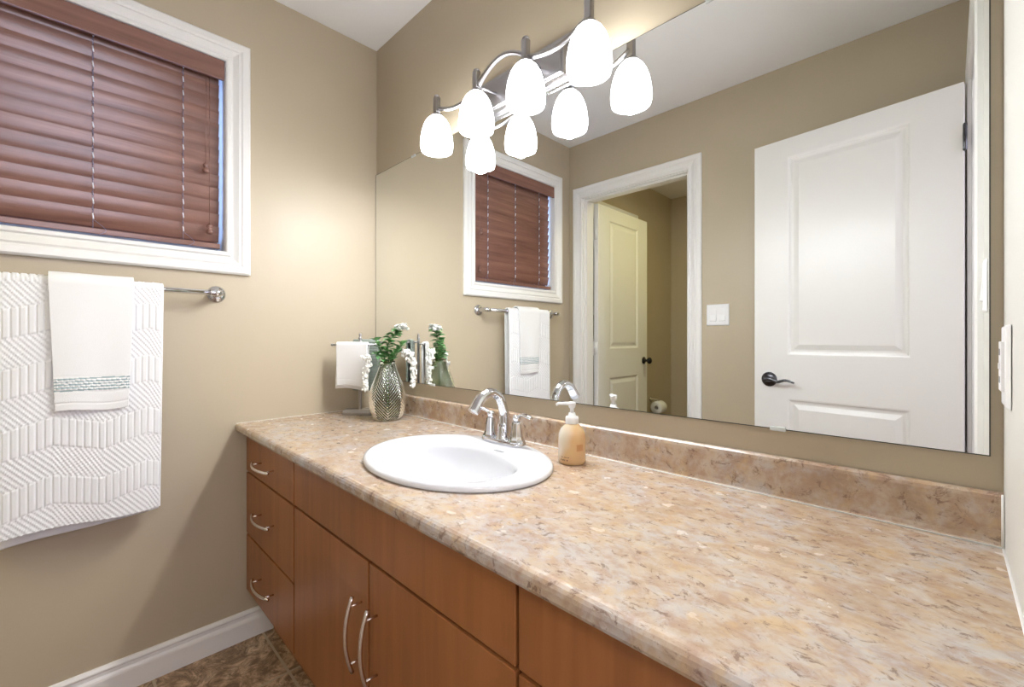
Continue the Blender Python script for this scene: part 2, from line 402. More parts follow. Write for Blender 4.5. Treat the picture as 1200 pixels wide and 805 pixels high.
# ---------------------------------------------------------------- mirror
r = empty('wall_mirror', (.96, 0, .941))
tag(r, 'wide frameless wall mirror above the vanity backsplash, spanning almost the whole wall', 'mirror')
MX0, MX1, MZ0, MZ1 = .004, 1.9125, .941, 1.866
def off(bm, o): bm.transform(Matrix.Translation(-Vector(o))); return bm
new('mirror_glass', off(box(BM(), MX0, -.006, MZ0, MX1, -.0012, MZ1), (.96, 0, .941)), M_mirror, r)
bm = BM()
e = .0018
for b in ((.0004, -.0058, MZ0-e, MX0, -.001, MZ1+e), (MX1, -.0058, MZ0-e, MX1+e, -.001, MZ1+e), (MX0, -.0058, MZ0-e, MX1, -.001, MZ0), (MX0, -.0058, MZ1, MX1, -.001, MZ1+e)): box(bm, *b)
new('edge', off(bm, (.96, 0, .941)), M_edge, r)
for x, z in ((1.627, MZ0), (.316, MZ1), (1.5, MZ1), (.45, MZ0)):
    bm = box(BM(), x-.014, -.009, z-.005, x+.014, -.001, z+.004)
    o = new('mirror_clip', off(bm, (.96, 0, .941)), M_clip, r, bevel=.0015)

# ---------------------------------------------------------------- vanity
CT, CF, CBOT = .807, -.566, .777     # counter top z, front y, underside
VF = -.53                            # door/drawer face plane
XS = [.0, .495, .954, 1.412, W]
SK = (.968, -.300, .276, .210)       # sink centre and half axes
r = empty('vanity_cabinet', (.964, -.27, 0))
VO = Vector((.964, -.27, 0))
tag(r, 'long cinnamon-stained flat-front wooden vanity cabinet under the laminate countertop', 'cabinet')
bm = BM(); zb = .182
box(bm, .002, VF+.02, zb, W-.002, -.004, zb+.016); box(bm, .002, -.016, zb, W-.002, -.004, CBOT)
for x in (.002, XS[1]-.008, XS[3]-.008, W-.018): box(bm, x, VF+.02, zb, x+.016, -.016, CBOT)
box(bm, .018, VF+.02, CBOT-.018, W-.018, VF+.06, CBOT)
new('carcass', off(bm, VO), M_wood, r)
new('toe_kick', off(box(BM(), .016, -.44, 0, W-.002, -.42, zb), VO), M_wood, r)
new('gap_shade_sheet', off(box(BM(), .003, VF+.0185, zb, W-.003, VF+.0199, .77), VO), M_gap_shade, r)  # black sheet that paints the shade in the gaps between the fronts
g = .0036
def panel(name, x0, x1, z0, z1):
    cx_, cz_ = (x0+x1)/2, (z0+z1)/2
    bm = box(BM(), x0+g-cx_, -.009, z0+g-cz_, x1-g-cx_, .009, z1-g-cz_)
    o = new(name, bm, M_wood, r, bevel=.0012); o.location = Vector((cx_, VF+.009, cz_))-VO; return o
def bow_handle(parent, x, z, vertical):
    bm = BM(); L = .064; pts = []
    for k in range(17):
        t = -1.32+2.64*k/16; d = .0430-.0095*t*t
        pts.append((t*L, -.005-d, 0))
    sweep(bm, pts, .0046, 10, (0, 0, 1), aspect=1.1)
    for s in (-1, 1): sweep(bm, [(s*L, -.009, 0), (s*L, -.0375, 0)], .0028, 8, (1, 0, 0))
    if vertical: bmesh.ops.rotate(bm, verts=bm.verts, cent=(0, 0, 0), matrix=Matrix.Rotation(-PI/2, 3, 'Y'))
    bmesh.ops.translate(bm, verts=bm.verts, vec=(x, 0, z))
    return new('handle', bm, M_handle, parent, True)
ZT, Z1, Z2 = .768, .6255, .394
for a, b in ((XS[0]+.002, XS[1]), (XS[3], XS[4]-.003)):
    for z0, z1 in ((Z1, ZT), (Z2, Z1), (zb, Z2)):
        d = panel('drawer', a, b, z0, z1)
        hz = {ZT: .690, Z1: .512, Z2: .289}[z1]
        bow_handle(d, 0, hz-(z0+z1)/2, False)
panel('false_front', XS[1], XS[3], Z1, ZT)
d = panel('door', XS[1], XS[2], zb, Z1); bow_handle(d, .921-(XS[1]+XS[2])/2, .458-(zb+Z1)/2, True)
d = panel('door', XS[2], XS[3], zb, Z1); bow_handle(d, .992-(XS[2]+XS[3])/2, .458-(zb+Z1)/2, True)

# countertop with an oval cut-out, rolled front edge
r = empty('countertop', (.964, -.28, CT)); CO = Vector((.964, -.28, CT))
tag(r, 'mottled tan and brown stone-look laminate countertop with rolled front edge', 'countertop')
bm = BM(); sx, sy, sa, sb = SK[0], SK[1], SK[2]-.014, SK[3]-.014
X0, X1, Y0, Y1 = .001, W-.001, CF+.016, -.004
angs = sorted(set([round(2*PI*k/96, 6) for k in range(96)]+[round(math.atan2(y-sy, x-sx) % (2*PI), 6) for x in (X0, X1) for y in (Y0, Y1)]))
inn, outr, low = [], [], []
for a in angs:
    ca, sn = math.cos(a), math.sin(a); inn.append(bm.verts.new((sx+sa*ca, sy+sb*sn, CT))); low.append(bm.verts.new((sx+sa*ca, sy+sb*sn, CT-.028)))
    t = min([(X1-sx)/ca if ca > 1e-9 else 9, (X0-sx)/ca if ca < -1e-9 else 9, (Y1-sy)/sn if sn > 1e-9 else 9, (Y0-sy)/sn if sn < -1e-9 else 9])
    outr.append(bm.verts.new((sx+t*ca, sy+t*sn, CT)))
n = len(angs)
for i in range(n):
    j = (i+1) % n; bm.faces.new((inn[i], outr[i], outr[j], inn[j])); bm.faces.new((inn[i], inn[j], low[j], low[i]))
prof = [(Y0, CT), (Y0-.006, CT-.0006), (Y0-.011, CT-.0028), (Y0-.0145, CT-.0068), (Y0-.016, CT-.012), (Y0-.016, CBOT+.008), (Y0-.014, CBOT+.003), (Y0-.009, CBOT), (Y0+.035, CBOT), (Y0+.035, CBOT+.006), (Y0+.02, CT-.028)]
A = [bm.verts.new((X0, y, z)) for y, z in prof]; B = [bm.verts.new((X1, y, z)) for y, z in prof]
for i in range(len(prof)-1): bm.faces.new((A[i], A[i+1], B[i+1], B[i]))
bm.faces.new(A[::-1]); bm.faces.new(B)
o = new('worktop', off(bm, CO), M_lam, r)
bm = BM(); bt = .8865
pr = [(.003, CT), (.022, CT), (.0185, CT+.004), (.0175, CT+.012), (.0175, bt-.010), (.0165, bt-.004), (.0125, bt-.0008), (.008, bt), (.003, bt)]
extrude_profile(bm, pr, (X0, 0, 0), (X1, 0, 0), (0, -1, 0)); 
o = new('backsplash', off(bm, (.964, 0, CT)), M_lam); o.location = (.964, 0, CT)
tag(o, 'narrow mottled brown laminate backsplash strip along the wall under the mirror', 'backsplash')
bm = BM(); sweep(bm, [(X0, -.0215, CT+.0012), (X1, -.0215, CT+.0012)], .0015, 8)
new('caulk_line', off(bm, (.964, 0, CT)), M_caulk, o, True)
bm = BM(); sweep(bm, [(X1-.001, -.0185, CT+.001), (X1-.001, -.0185, bt)], .0018, 8, (0, 1, 0))
new('caulk_line', off(bm, (.964, 0, CT)), M_caulk, o, True)
bm = BM(); sweep(bm, [(X1-.0005, -.004, CT-.0016), (X1-.0005, CF+.02, CT-.0016)], .0024, 8)
new('caulk_line', off(bm, CO), M_caulk, r, True)
bm = BM(); sweep(bm, [(X0+.001, -.02, CT-.0014), (X0+.001, CF+.004, CT-.0014)], .0022, 8)
new('caulk_line', off(bm, CO), M_caulk, r, True)

# ---------------------------------------------------------------- sink
r = empty('bathroom_sink', (SK[0], SK[1], CT)); tag(r, 'white oval drop-in porcelain sink set in the countertop under the faucet', 'sink')
bm = BM(); seg = 96
bc, ba, bb = -.028, .212, .142      # bowl centre shift towards the front, half axes of the bowl
def ring(ax, ay, cy_, z): return [bm.verts.new((ax*math.cos(2*PI*i/seg), cy_+ay*math.sin(2*PI*i/seg), z)) for i in range(seg)]
A_, B_ = SK[2], SK[3]
rs = [ring(A_-.004, B_-.004, 0, .0005), ring(A_, B_, 0, .004), ring(A_-.0005, B_-.0005, 0, .010), ring(A_-.004, B_-.004, 0, .0145), ring(A_-.011, B_-.011, 0, .0165), ring(A_-.022, B_-.022, -.001, .0158),
      ring(ba+.014, bb+.012, bc, .0135), ring(ba+.004, bb+.003, bc, .0115), ring(ba-.004, bb-.004, bc, .006)]
for t in (.05, .14, .26, .40, .54, .67, .79, .88, .94, .975):
    k = math.sqrt(1-t**2.2) if t < .99 else .1
    rs.append(ring((ba-.008)*k*1.0+.0*t, (bb-.008)*k, bc, .004-.125*t))
rs.append(ring(.024, .024, bc, -.1205))
for P, Q in zip(rs, rs[1:]):
    for i in range(seg): bm.faces.new((P[i], P[(i+1) % seg], Q[(i+1) % seg], Q[i]))
new('basin', bm, M_porc, r, True)
bm = BM(); lathe(bm, [(.0235, -.1205), (.0225, -.1185), (.018, -.1185), (.016, -.1225), (.0, -.1225)], 28, (0, bc, 0)); lathe(bm, [(.0, -.121), (.013, -.121), (.013, -.117), (.0, -.115)], 20, (0, bc, 0))
new('drain', bm, M_chrome, r, True)
# small grey maker's mark, too small to read, on the sloping back of the bowl
bm = BM(); random.seed(3)
for k in range(6):
    x = .030+k*.0062
    q = [(x, 0, 0), (x+.0036, 0, 0), (x+.0036, .0045, 0), (x, .0045, 0)]
    q2 = [(X_, .098+Y_, .0128-0*Y_) for X_, Y_, Z_ in q]
    box(bm, x, .1085, .0118, x+.0036, .1128, .0134)
new('maker_mark', bm, M_grey_mark, r)

# ---------------------------------------------------------------- faucet
FX, FY, FZ = .961, -.121, CT+.0155
r = empty('bathroom_faucet', (FX, FY, FZ)); tag(r, 'polished chrome two-handle arched faucet on the back rim of the sink', 'faucet')
bm = BM()
def stadium(bm, L, w_, z): 
    out = []
    for k in range(40):
        a = 2*PI*k/40; cx_ = L if math.cos(a) > 0 else -L
        out.append(bm.verts.new((cx_+w_*math.cos(a), w_*math.sin(a), z)))
    return out
rr = [stadium(bm, .053, .026, 0), stadium(bm, .053, .027, .003), stadium(bm, .053, .0255, .008), stadium(bm, .052, .022, .011)]
for P, Q in zip(rr, rr[1:]):
    for i in range(40): bm.faces.new((P[i], P[(i+1) % 40], Q[(i+1) % 40], Q[i]))
bm.faces.new(rr[-1]); bm.faces.new(rr[0][::-1])
new('base_plate', bm, M_chrome, r, True)
bm = BM(); lathe(bm, [(.0, .008), (.023, .008), (.023, .013), (.0195, .018), (.018, .024), (.0165, .04), (.015, .055), (.0, .056)], 28)
pts = spline([(0, 0, .03), (0, .003, .06), (0, .0, .095), (0, -.018, .131), (0, -.05, .147), (0, -.083, .136), (0, -.106, .108), (0, -.113, .100)], 8)
sweep(bm, pts, [.0165, .0145, .013, .0125, .0125, .0135, .0145, .0145], 18, (1, 0, 0), aspect=1.15)
new('spout', bm, M_chrome, r, True)
for s in (-1, 1):
    bm = BM(); lathe(bm, [(.0, .008), (.0245, .008), (.0245, .012), (.021, .017), (.018, .026), (.0155, .045), (.0125, .062), (.0115, .066), (.0, .066)], 8, (s*.053, 0, 0))
    o = new('handle_body', bm, M_chrome, r, False, bevel=.0012)
    bm = BM(); lathe(bm, [(.0, .066), (.009, .066), (.0085, .070), (.0115, .074), (.0115, .079), (.008, .084), (.0, .085)], 20, (s*.053, 0, 0))
    sweep(bm, spline([(s*.048, .004, .076), (s*.064, -.002, .083), (s*.084, -.006, .089), (s*.108, -.010, .087), (s*.118, -.011, .084)], 6), [.0065, .0078, .0085, .0095, .007], 12, (0, 0, 1), aspect=.55)
    new('lever', bm, M_chrome, r, True)

# ---------------------------------------------------------------- soap bottle
r = empty('soap_dispenser', (1.192, -.103, CT), math.radians(4)); tag(r, 'amber liquid soap pump bottle standing on the counter right of the sink', 'soap dispenser')
bm = BM(); lathe(bm, [(.0, 0), (.030, 0), (.0335, .003), (.0345, .010), (.0345, .060), (.033, .074), (.028, .086), (.019, .095), (.0135, .099), (.013, .102), (0, .102)], 40)
new('bottle', bm, M_soap, r, True)
bm = BM(); lathe(bm, [(.0, .099), (.0165, .099), (.0165, .113), (.0155, .116), (.010, .118), (.008, .126), (.0, .126)], 28); new('cap', bm, M_plastic, r, True)
bm = BM(); lathe(bm, [(.0, .124), (.0048, .124), (.0048, .136), (.008, .139), (.0098, .148), (.0092, .1525), (.0, .153)], 20)
sweep(bm, [(.006, 0, .148), (-.012, -.012, .149), (-.026, -.022, .1485), (-.031, -.026, .1455)], [.005, .0042, .0035, .003], 10)
new('pump_head', bm, M_plastic, r, True)
def curved_patch(bm, a0, a1, z0, z1, rad, n=8):
    prev = None
    for k in range(n+1):
        a = a0+(a1-a0)*k/n; p = [bm.verts.new(((rad+d)*math.cos(a), (rad+d)*math.sin(a), z)) for d, z in ((.0, z0), (.0, z1), (.0006, z1), (.0006, z0))]
        if prev:
            for i in range(4): bm.faces.new((prev[i], prev[(i+1) % 4], p[(i+1) % 4], p[i]))
        else: bm.faces.new(p)
        prev = p
    bm.faces.new(prev[::-1])
bm = BM(); curved_patch(bm, math.radians(-38), math.radians(-8), .036, .052, .0345); new('tan_label', bm, M_tan_label, r)
bm = BM()
for k, wd in enumerate((4, 6, 3, 5)):
    a = math.radians(-108+k*9.5); curved_patch(bm, a, a+math.radians(wd), .011, .0145, .0345, 3)
for k, wd in enumerate((8, 12, 7)):
    a = math.radians(-106+k*15); curved_patch(bm, a, a+math.radians(wd), .019, .0205, .0345, 3)
new('label_print', bm, mat('brown_print', (.16, .09, .05), .5), r)

# ---------------------------------------------------------------- vase and flowers
VX, VY = .325, -.128
r = empty('glass_vase', (VX, VY, CT)); tag(r, 'teardrop smoky green ribbed glass vase on the counter in the mirror corner', 'vase')
prof = [(.040, 0), (.049, .003), (.056, .014), (.0635, .034), (.0680, .060), (.0685, .082), (.0650, .108), (.0575, .134), (.0470, .160), (.0370, .184), (.0300, .204), (.0275, .218), (.0285, .224)]
fine = []
for (r0, z0), (r1, z1) in zip(prof, prof[1:]):
    k = max(1, int((z1-z0)/.0016))
    for i in range(k): fine.append((r0+(r1-r0)*i/k, z0+(z1-z0)*i/k))
fine.append(prof[-1])
def ribs(rad, z, a):
    if z < .006 or z > .216: return rad
    ph = ((a+.5) % (PI/2))/(PI/2); tri = abs(ph-.5)*2
    amp = .0019 if ph > .03 else .0
    return rad+amp*math.sin((z+tri*.055)*2*PI/.0120)-(.0022 if min(ph, 1-ph) < .02 else 0)
bm = BM(); lathe(bm, [(.0, .0)]+fine, 200, fn=lambda rad, z, a: ribs(rad, z, a) if rad > .001 else rad, cap=False)
lathe(bm, [(.0285, .222), (.0290, .2255), (.0270, .2260), (.0262, .222)], 60, cap=False)
bmesh.ops.remove_doubles(bm, verts=bm.verts, dist=2e-5)
o = new('vase_body', bm, M_vase, r, True)

def leaf(bm, p, d, L, wd, roll=0.):
    p = Vector(p); d = Vector(d).normalized(); s = d.cross(Vector((0, 0, 1)))
    s = s.normalized() if s.length > .01 else Vector((1, 0, 0)); u = s.cross(d)
    s, u = s*math.cos(roll)+u*math.sin(roll), u*math.cos(roll)-s*math.sin(roll)
    rows = []
    for k in range(6):
        t = k/5; wv_ = wd*math.sin(PI*min(.98, t**.85+.02)); c_ = p+d*L*t-u*L*.18*t*t
        rows.append([bm.verts.new(c_-s*wv_+u*wv_*.35), bm.verts.new(c_), bm.verts.new(c_+s*wv_+u*wv_*.35)])
    for A, B in zip(rows, rows[1:]):
        bm.faces.new((A[0], A[1], B[1], B[0])); bm.faces.new((A[1], A[2], B[2], B[1]))
def petal_flower(bm, c, rad, rnd):
    c = Vector(c)
    for k in range(5):
        a = 2*PI*k/5+rnd.random(); d = Vector((math.cos(a), math.sin(a), rnd.uniform(-.3, .6)))
        leaf(bm, c, d, rad, rad*.45, rnd.uniform(-.5, .5))
    ball(bm, c, rad*.28, u=6, v=4)
top = Vector((0, 0, .214))
rnd = random.Random(11)
def sprig(label, stempts, leaf_list, bloom_fn):
    e_ = empty('flower_sprig', (VX, VY, CT)); tag(e_, label, 'flower', 'flower sprigs in the vase')
    bm = BM(); 
    for s_ in stempts: sweep(bm, spline(s_, 6), [.0016, .001], 6)
    new('stem', bm, M_stem, e_, True)
    bm = BM()
    for l_ in leaf_list: leaf(bm, *l_)
    o_ = new('leaves', bm, M_leaf, e_, True)
    bm = BM(); bloom_fn(bm); new('blossoms', bm, M_white_petal, e_, True)
    return e_
# upright sprig with the white bloom on top
mainst = [(0, 0, .03), (.005, .0, .15), (.006, .002, .225), (-.002, .0, .28), (.010, .02, .325), (.030, .041, .352)]
L1 = []
P_ = spline(mainst, 10)
for k in range(20, 48):
  for rep_ in range(1+k % 2):
    q = P_[min(k, len(P_)-1)]; a = k*2.4+rep_*2.9; L1.append((q, (math.cos(a), math.sin(a), rnd.uniform(.0, .5)), rnd.uniform(.026, .038), rnd.uniform(.013, .018), rnd.uniform(-.4, .4)))
side = [[(0, 0, .12), (.010, .004, .22), (.03, .02, .262), (.052, .036, .292)], [(0, 0, .12), (-.006, -.006, .22), (-.016, -.02, .265), (-.03, -.03, .305)]]
for s_ in side:
    q_ = spline(s_, 8)
    for k in range(9, 25, 1):
        a = k*2.1; L1.append((q_[min(k, len(q_)-1)], (math.cos(a), math.sin(a), rnd.uniform(.1, .9)), rnd.uniform(.026, .036), rnd.uniform(.012, .017), 0.))
def top_bloom(bm):
    for k in range(9): petal_flower(bm, (.032+rnd.uniform(-.013, .013), .042+rnd.uniform(-.013, .013), .357+rnd.uniform(-.006, .008)), .020, rnd)
    for k in range(14): ball(bm, (.032+rnd.uniform(-.018, .018), .042+rnd.uniform(-.018, .018), .357+rnd.uniform(-.008, .008)), .008, 1, 1, .8, 7, 5)
sprig('leafy green sprig topped by one white bloom, tallest stem in the vase', [mainst]+side, L1, top_bloom)
def hanging(label, path, n, spread, lv):
    q_ = spline(path, 12); L_ = []
    for k in range(lv):
        a = rnd.random()*6.28; L_.append((q_[10+k % 16], (math.cos(a), math.sin(a), rnd.uniform(-.2, .8)), rnd.uniform(.026, .036), .012, 0.))
    lo = int(len(q_)*.50)
    def bl(bm):
        for k in range(n):
            t = k/(n-1); q2 = q_[lo+int(t*(len(q_)-1-lo))]; sp_ = spread*(1-.75*t)+.002
            pc = q2+Vector((rnd.gauss(0, sp_*.5), rnd.gauss(0, sp_*.5), rnd.gauss(0, .004)))
            for h_ in range(3): ball(bm, pc+Vector((rnd.gauss(0, .003), rnd.gauss(0, .003), rnd.gauss(0, .003))), rnd.uniform(.0035, .0055), 1, 1, 1.3, 6, 5)
    sprig(label, [path], L_, bl)
hanging('drooping cluster of white blossoms hanging over the mirror side of the vase', [(0, 0, .1), (.008, .012, .215), (.020, .040, .262), (.034, .064, .262), (.042, .078, .235), (.046, .084, .185), (.046, .084, .128)], 75, .017, 14)
hanging('drooping white blossom spray hanging over the front left side of the vase', [(0, 0, .1), (-.006, -.010, .215), (-.020, -.036, .255), (-.034, -.058, .245), (-.040, -.066, .205), (-.042, -.070, .16), (-.043, -.070, .118)], 46, .011, 14)

# ---------------------------------------------------------------- towel sheets
def towel_sheet(name, w_, front, back, rad, thick, disp, parent=None, material=M_towel, nx=60, ds=.004, hem_front=None, wob=None, xshift=0):
    """cloth over a bar that runs along local x at the origin; front hangs on local -y side; returns object"""
    bm = BM(); path = []
    k = int(front/ds)
    for i in range(k): path.append((-rad, -front+i*front/k, -front+i*front/k))
    for i in range(9):
        a = PI*i/8; path.append((-rad*math.cos(a), rad*math.sin(a), i*rad*PI/8))
    k2 = max(4, int(back/(ds*2)))
    for i in range(1, k2+1): path.append((rad, -i*back/k2, rad*PI+i*back/k2))
    outer, innr = [], []
    for (yy, zz, sarc) in path:
        ra, rb = [], []
        nrm = Vector((0, -1, 0)) if sarc < 0 else (Vector((0, 1, 0)) if sarc > rad*PI else Vector((0, -math.cos(sarc/rad), math.sin(sarc/rad))))
        for j in range(nx+1):
            u = j/nx; x = (u-.5)*w_
            base_p = Vector((x, yy, zz)); 
            if wob: base_p += wob(u, sarc)
            d = disp(u, x, sarc)
            ra.append(bm.verts.new(base_p+nrm*(thick/2+d))); rb.append(bm.verts.new(base_p-nrm*thick/2))
        outer.append(ra); innr.append(rb)
    def grid(G, flip):
        for A, B in zip(G, G[1:]):
            for i in range(nx):
                q = (A[i], A[i+1], B[i+1], B[i]); bm.faces.new(q[::-1] if flip else q)
    grid(outer, False); grid(innr, True)
    for j in range(nx):
        for a, b in ((outer[0], innr[0]), (outer[-1], innr[-1])): bm.faces.new((a[j], a[j+1], b[j+1], b[j]))
    for i in range(len(outer)-1):
        for c_ in (0, nx): bm.faces.new((outer[i][c_], outer[i+1][c_], innr[i+1][c_], innr[i][c_]))
    return bm
BX, BZ = .068, 1.278
# bath towel with raised basket-weave and channel bands
def bath_disp(u, x, s):
    if s > 0.03: return 0
    z = s
    zig = .034*abs(((x/.21+.3) % 1)*2-1)+.006*math.sin(x*19)
    st = -z+zig
    e_ = min(1, min((.5-abs(u-.5))*2*.38/2/.006, (z+.716)/.014))
    if z < -.700: return .001
    b = st/.080; fr = b % 1; band = int(math.floor(b)) % 2
    if band == 0:
        k1 = math.cos(2*PI*(x+st*.35)/.0118)*math.cos(2*PI*(st)/.0115)
        return max(0, e_)*(0.0010+.0022*max(-.35, k1))
    k2 = abs(math.sin(PI*x/.0160))
    ed = min(1, min(fr, 1-fr)/.05)
    return max(0, e_)*(.0036*ed*min(1, k2*1.7)-.0004)
def bath_wob(u, s):
    x = u-.5; f = min(1, max(0, -s)/.7) if s < 0 else min(1, max(0, s)/.7)
    sg = -1 if s < .01 else 1
    return Vector((x*-.010*f-.004*f, sg*(.003*f*math.sin(u*9+1)+.002*f), .012*f*math.sin(u*4.5+.8)*(1 if s < 0 else .6)-(.028*f*(1-u) if s < 0 else .038*f*(1-u))))
r = empty('bath_towel', (BX, -.965, BZ), PI/2)
tag(r, 'large white bath towel with woven basket and channel bands, draped over the towel bar', 'towel')
bm = towel_sheet('t', .362, .680, .700, .0165, .005, bath_disp, nx=250, ds=.0024, wob=bath_wob)
new('towel_cloth', bm, M_towel, r, True)
# hand towel folded over the bath towel
def hand_disp(u, x, s):
    zz = s+.372
    if .068 < zz < .101 and .03 < u < .97:
        row = (zz-.068)/.0082; k = (x/.0125+(.5 if int(row) % 2 else 0)) % 1
        return .0028*math.sin(PI*k)**.7*abs(math.sin(PI*row))**.7
    if abs(zz-.030) < .0022: return -.0012
    if abs(zz-.108) < .0012 or abs(zz-.062) < .0012: return -.0006
    return 0
def hand_wob(u, s):
    f = min(1, abs(s)/.37); sg = -1 if s < .01 else 1
    return Vector(((u-.5)*-.028*f if s < 0 else 0, sg*(.003*f*math.sin(u*7)), .006*f*math.sin(u*5+1)-.006*f*(1-u)))
r2 = empty('hand_towel', (BX, -.948, BZ), PI/2)
tag(r2, 'small plain white hand towel with a beaded blue-grey border, laid over the bath towel', 'towel')
bm = towel_sheet('t', .182, .362, .350, .0290, .007, hand_disp, nx=150, ds=.0022, wob=hand_wob)
# assign band colour by geometry
zlo, zhi = -.362+.058, -.362+.094
o = new('towel_cloth', bm, M_towel_warm, r2, True)
o.data.materials.append(M_band)
for p in o.data.polygons:
    c_ = p.center
    if c_.y < 0:
        s_ = c_.z; zz = s_+.372
        if .066 < zz+.002 < .103 and abs(c_.x) < .083:
            row = (zz+.002-.068)/.0082; fr = row % 1
            if fr < .26 or fr > .80 : p.material_index = 1
# ---------------------------------------------------------------- towel bar
r = empty('towel_bar', (0, -.945, BZ)); tag(r, 'chrome wall-mounted towel bar holding two white towels below the window', 'towel bar')
bm = sweep(BM(), [(BX, -.315, 0), (BX, .325, 0)], .0092, 14); new('bar', bm, M_chrome, r, True)
for s in (-1, 1):
    y = .308 if s < 0 else .320
    y *= s
    bm = BM(); lathe(bm, [(0, 0), (.029, 0), (.030, .003), (.028, .007), (.023, .0095), (.018, .013), (0, .014)], 32)
    bmesh.ops.rotate(bm, verts=bm.verts, cent=(0, 0, 0), matrix=Matrix.Rotation(PI/2, 3, 'Y')); bmesh.ops.translate(bm, verts=bm.verts, vec=(.001, y, 0))
    sweep(bm, spline([(.010, y, 0), (.035, y, 0), (.056, y-s*.002, 0), (.068, y-s*.010, 0), (BX, y-s*.030, 0)], 6), [.0125, .0115, .0125, .0135, .0115], 16)
    ball(bm, (.014, y, 0), .0085)
    new('end_post', bm, M_chrome, r, True)

# ---------------------------------------------------------------- counter towel stand
SX, SY = .137, -.147
Dv = Vector((.77, .638, 0)); Pv = Vector((.638, -.77, 0)); rz = math.atan2(Dv.y, Dv.x)
r = empty('towel_stand', (SX, SY, CT), rz); tag(r, 'small brushed nickel countertop towel stand in the corner beside the vase', 'towel stand')
bm = BM()
prof = [(-.034, 0), (.034, 0), (.034, .011), (.020, .021), (-.020, .021), (-.034, .011)]
extrude_profile(bm, prof, (-.062, 0, 0), (.056, 0, 0), (0, 1, 0)); new('base', bm, M_nickel, r, bevel=.002)
bm = BM(); box(bm, -.0055, -.0055, .014, .0055, .0055, .300); new('post', bm, M_nickel, r, bevel=.001)
bm = BM(); lathe(bm, [(0, .298), (.008, .298), (.008, .302), (.0045, .306), (.0075, .312), (.0075, .316), (.0035, .320), (.006, .326), (.004, .333), (0, .335)], 16); new('finial', bm, M_nickel, r, True)
bm = BM(); sweep(bm, spline([(.0, 0, .286), (.0, -.016, .287), (.0, -.030, .287)], 4), .004, 8, (1, 0, 0)); sweep(bm, [(-.103, -.030, .287), (.075, -.030, .287)], .0042, 10); ball(bm, (-.105, -.030, .287), .006); ball(bm, (.077, -.030, .287), .006)
new('arm', bm, M_nickel, r, True)
bm = BM(); sweep(bm, [(.0, 0, .304-.008), (.0, .034, .304-.008)], .004, 8, (1, 0, 0)); sweep(bm, [(-.075, .034, .296), (.080, .034, .296)], .0042, 10); ball(bm, (-.077, .034, .296), .006); ball(bm, (.082, .034, .296), .006)
new('arm', bm, M_nickel, r, True)
def Wp(a, p, z): return Vector((SX, SY, CT))+Dv*a+Pv*p+Vector((0, 0, z))
t1 = empty('fingertip_towel', Wp(-.018, .030, .287), rz); tag(t1, 'small white folded towel on the front arm of the nickel towel stand', 'towel')
def plain(u, x, s): return .0008*math.sin(s*2*PI/.008) if (s < -.145 and s > -.165) else 0
def w1(u, s):
    f = min(1, abs(s)/.18); return Vector((.006*f*(1 if s < 0 else -1.3)*(1-u)-.004*f, .003*f*math.sin(u*6), .008*f*math.sin(u*3+.5)-.004*f*u))
new('towel_cloth', towel_sheet('t', .130, .170, .184, .0085, .0075, plain, nx=40, wob=w1), M_towel_warm, t1, True)
t2 = empty('striped_towel', Wp(.012, -.034, .296), rz); tag(t2, 'grey-green textured small towel on the rear arm of the nickel towel stand', 'towel')
new('towel_cloth', towel_sheet('t', .108, .20, .20, .009, .008, lambda u, x, s: .0012*math.sin(s*2*PI/.012), nx=30), M_towel_grey, t2, True)

# ---------------------------------------------------------------- vanity light
LX = [.617, .826, 1.035, 1.246]; LY = -.106
r = empty('vanity_light', (.931, 0, 1.90)); LO = Vector((.931, 0, 1.90))
tag(r, 'brushed nickel wall light with a wavy bar and four glowing white glass shades', 'wall light')
bm = BM()
def tier(bm, x0, x1, z0, z1, ya, yb, bev):
    A = [bm.verts.new((x, ya, z)) for x, z in ((x0, z0), (x1, z0), (x1, z1), (x0, z1))]
    B = [bm.verts.new((x, yb, z)) for x, z in ((x0+bev, z0+bev), (x1-bev, z0+bev), (x1-bev, z1-bev), (x0+bev, z1-bev))]
    for i in range(4): bm.faces.new((A[i], A[(i+1) % 4], B[(i+1) % 4], B[i]))
    bm.faces.new(B); bm.faces.new(A[::-1])
tier(bm, .742, 1.130, 1.838, 1.978, -.0068, -.016, .004); tier(bm, .760, 1.112, 1.854, 1.962, -.014, -.030, .005); tier(bm, .770, 1.102, 1.862, 1.954, -.028, -.034, .003)
new('back_plate', off(bm, LO), M_nickel, r, bevel=.0012)
BZm = 1.914
def barpts():
    out = []
    for i in range(3):
        a, b = LX[i], LX[i+1]
        for k in range(14):
            t = k/14; x = a+(b-a)*t
            if i == 1: z = BZm-.012+.050*math.sin(PI*t)**.8
            elif i == 0: z = BZm+.0*t-.026*math.sin(PI*min(1, t))*(1 if t < .5 else 1)
            else: z = BZm-.026*math.sin(PI*t)
            if i == 0: z -= .012*t
            if i == 2: z -= .012*(1-t)
            out.append((x, LY+.006, z))
    out.append((LX[3], LY+.006, BZm)); return out
new('wavy_bar', off(sweep(BM(), barpts(), .0068, 10, (0, 1, 0), aspect=1.2), LO), M_nickel, r, True)
for i in (1, 2):
    new('support_rod', off(sweep(BM(), [(LX[i], LY+.006, 1.905), (LX[i]+.012*(1 if i == 1 else -1), -.034, 1.905)], .0045, 10), LO), M_nickel, r, True)
gp = [(.0140, .121), (.0225, .117), (.0335, .106), (.0430, .089), (.0495, .069), (.0538, .047), (.0555, .027), (.0550, .012), (.0525, .0)]
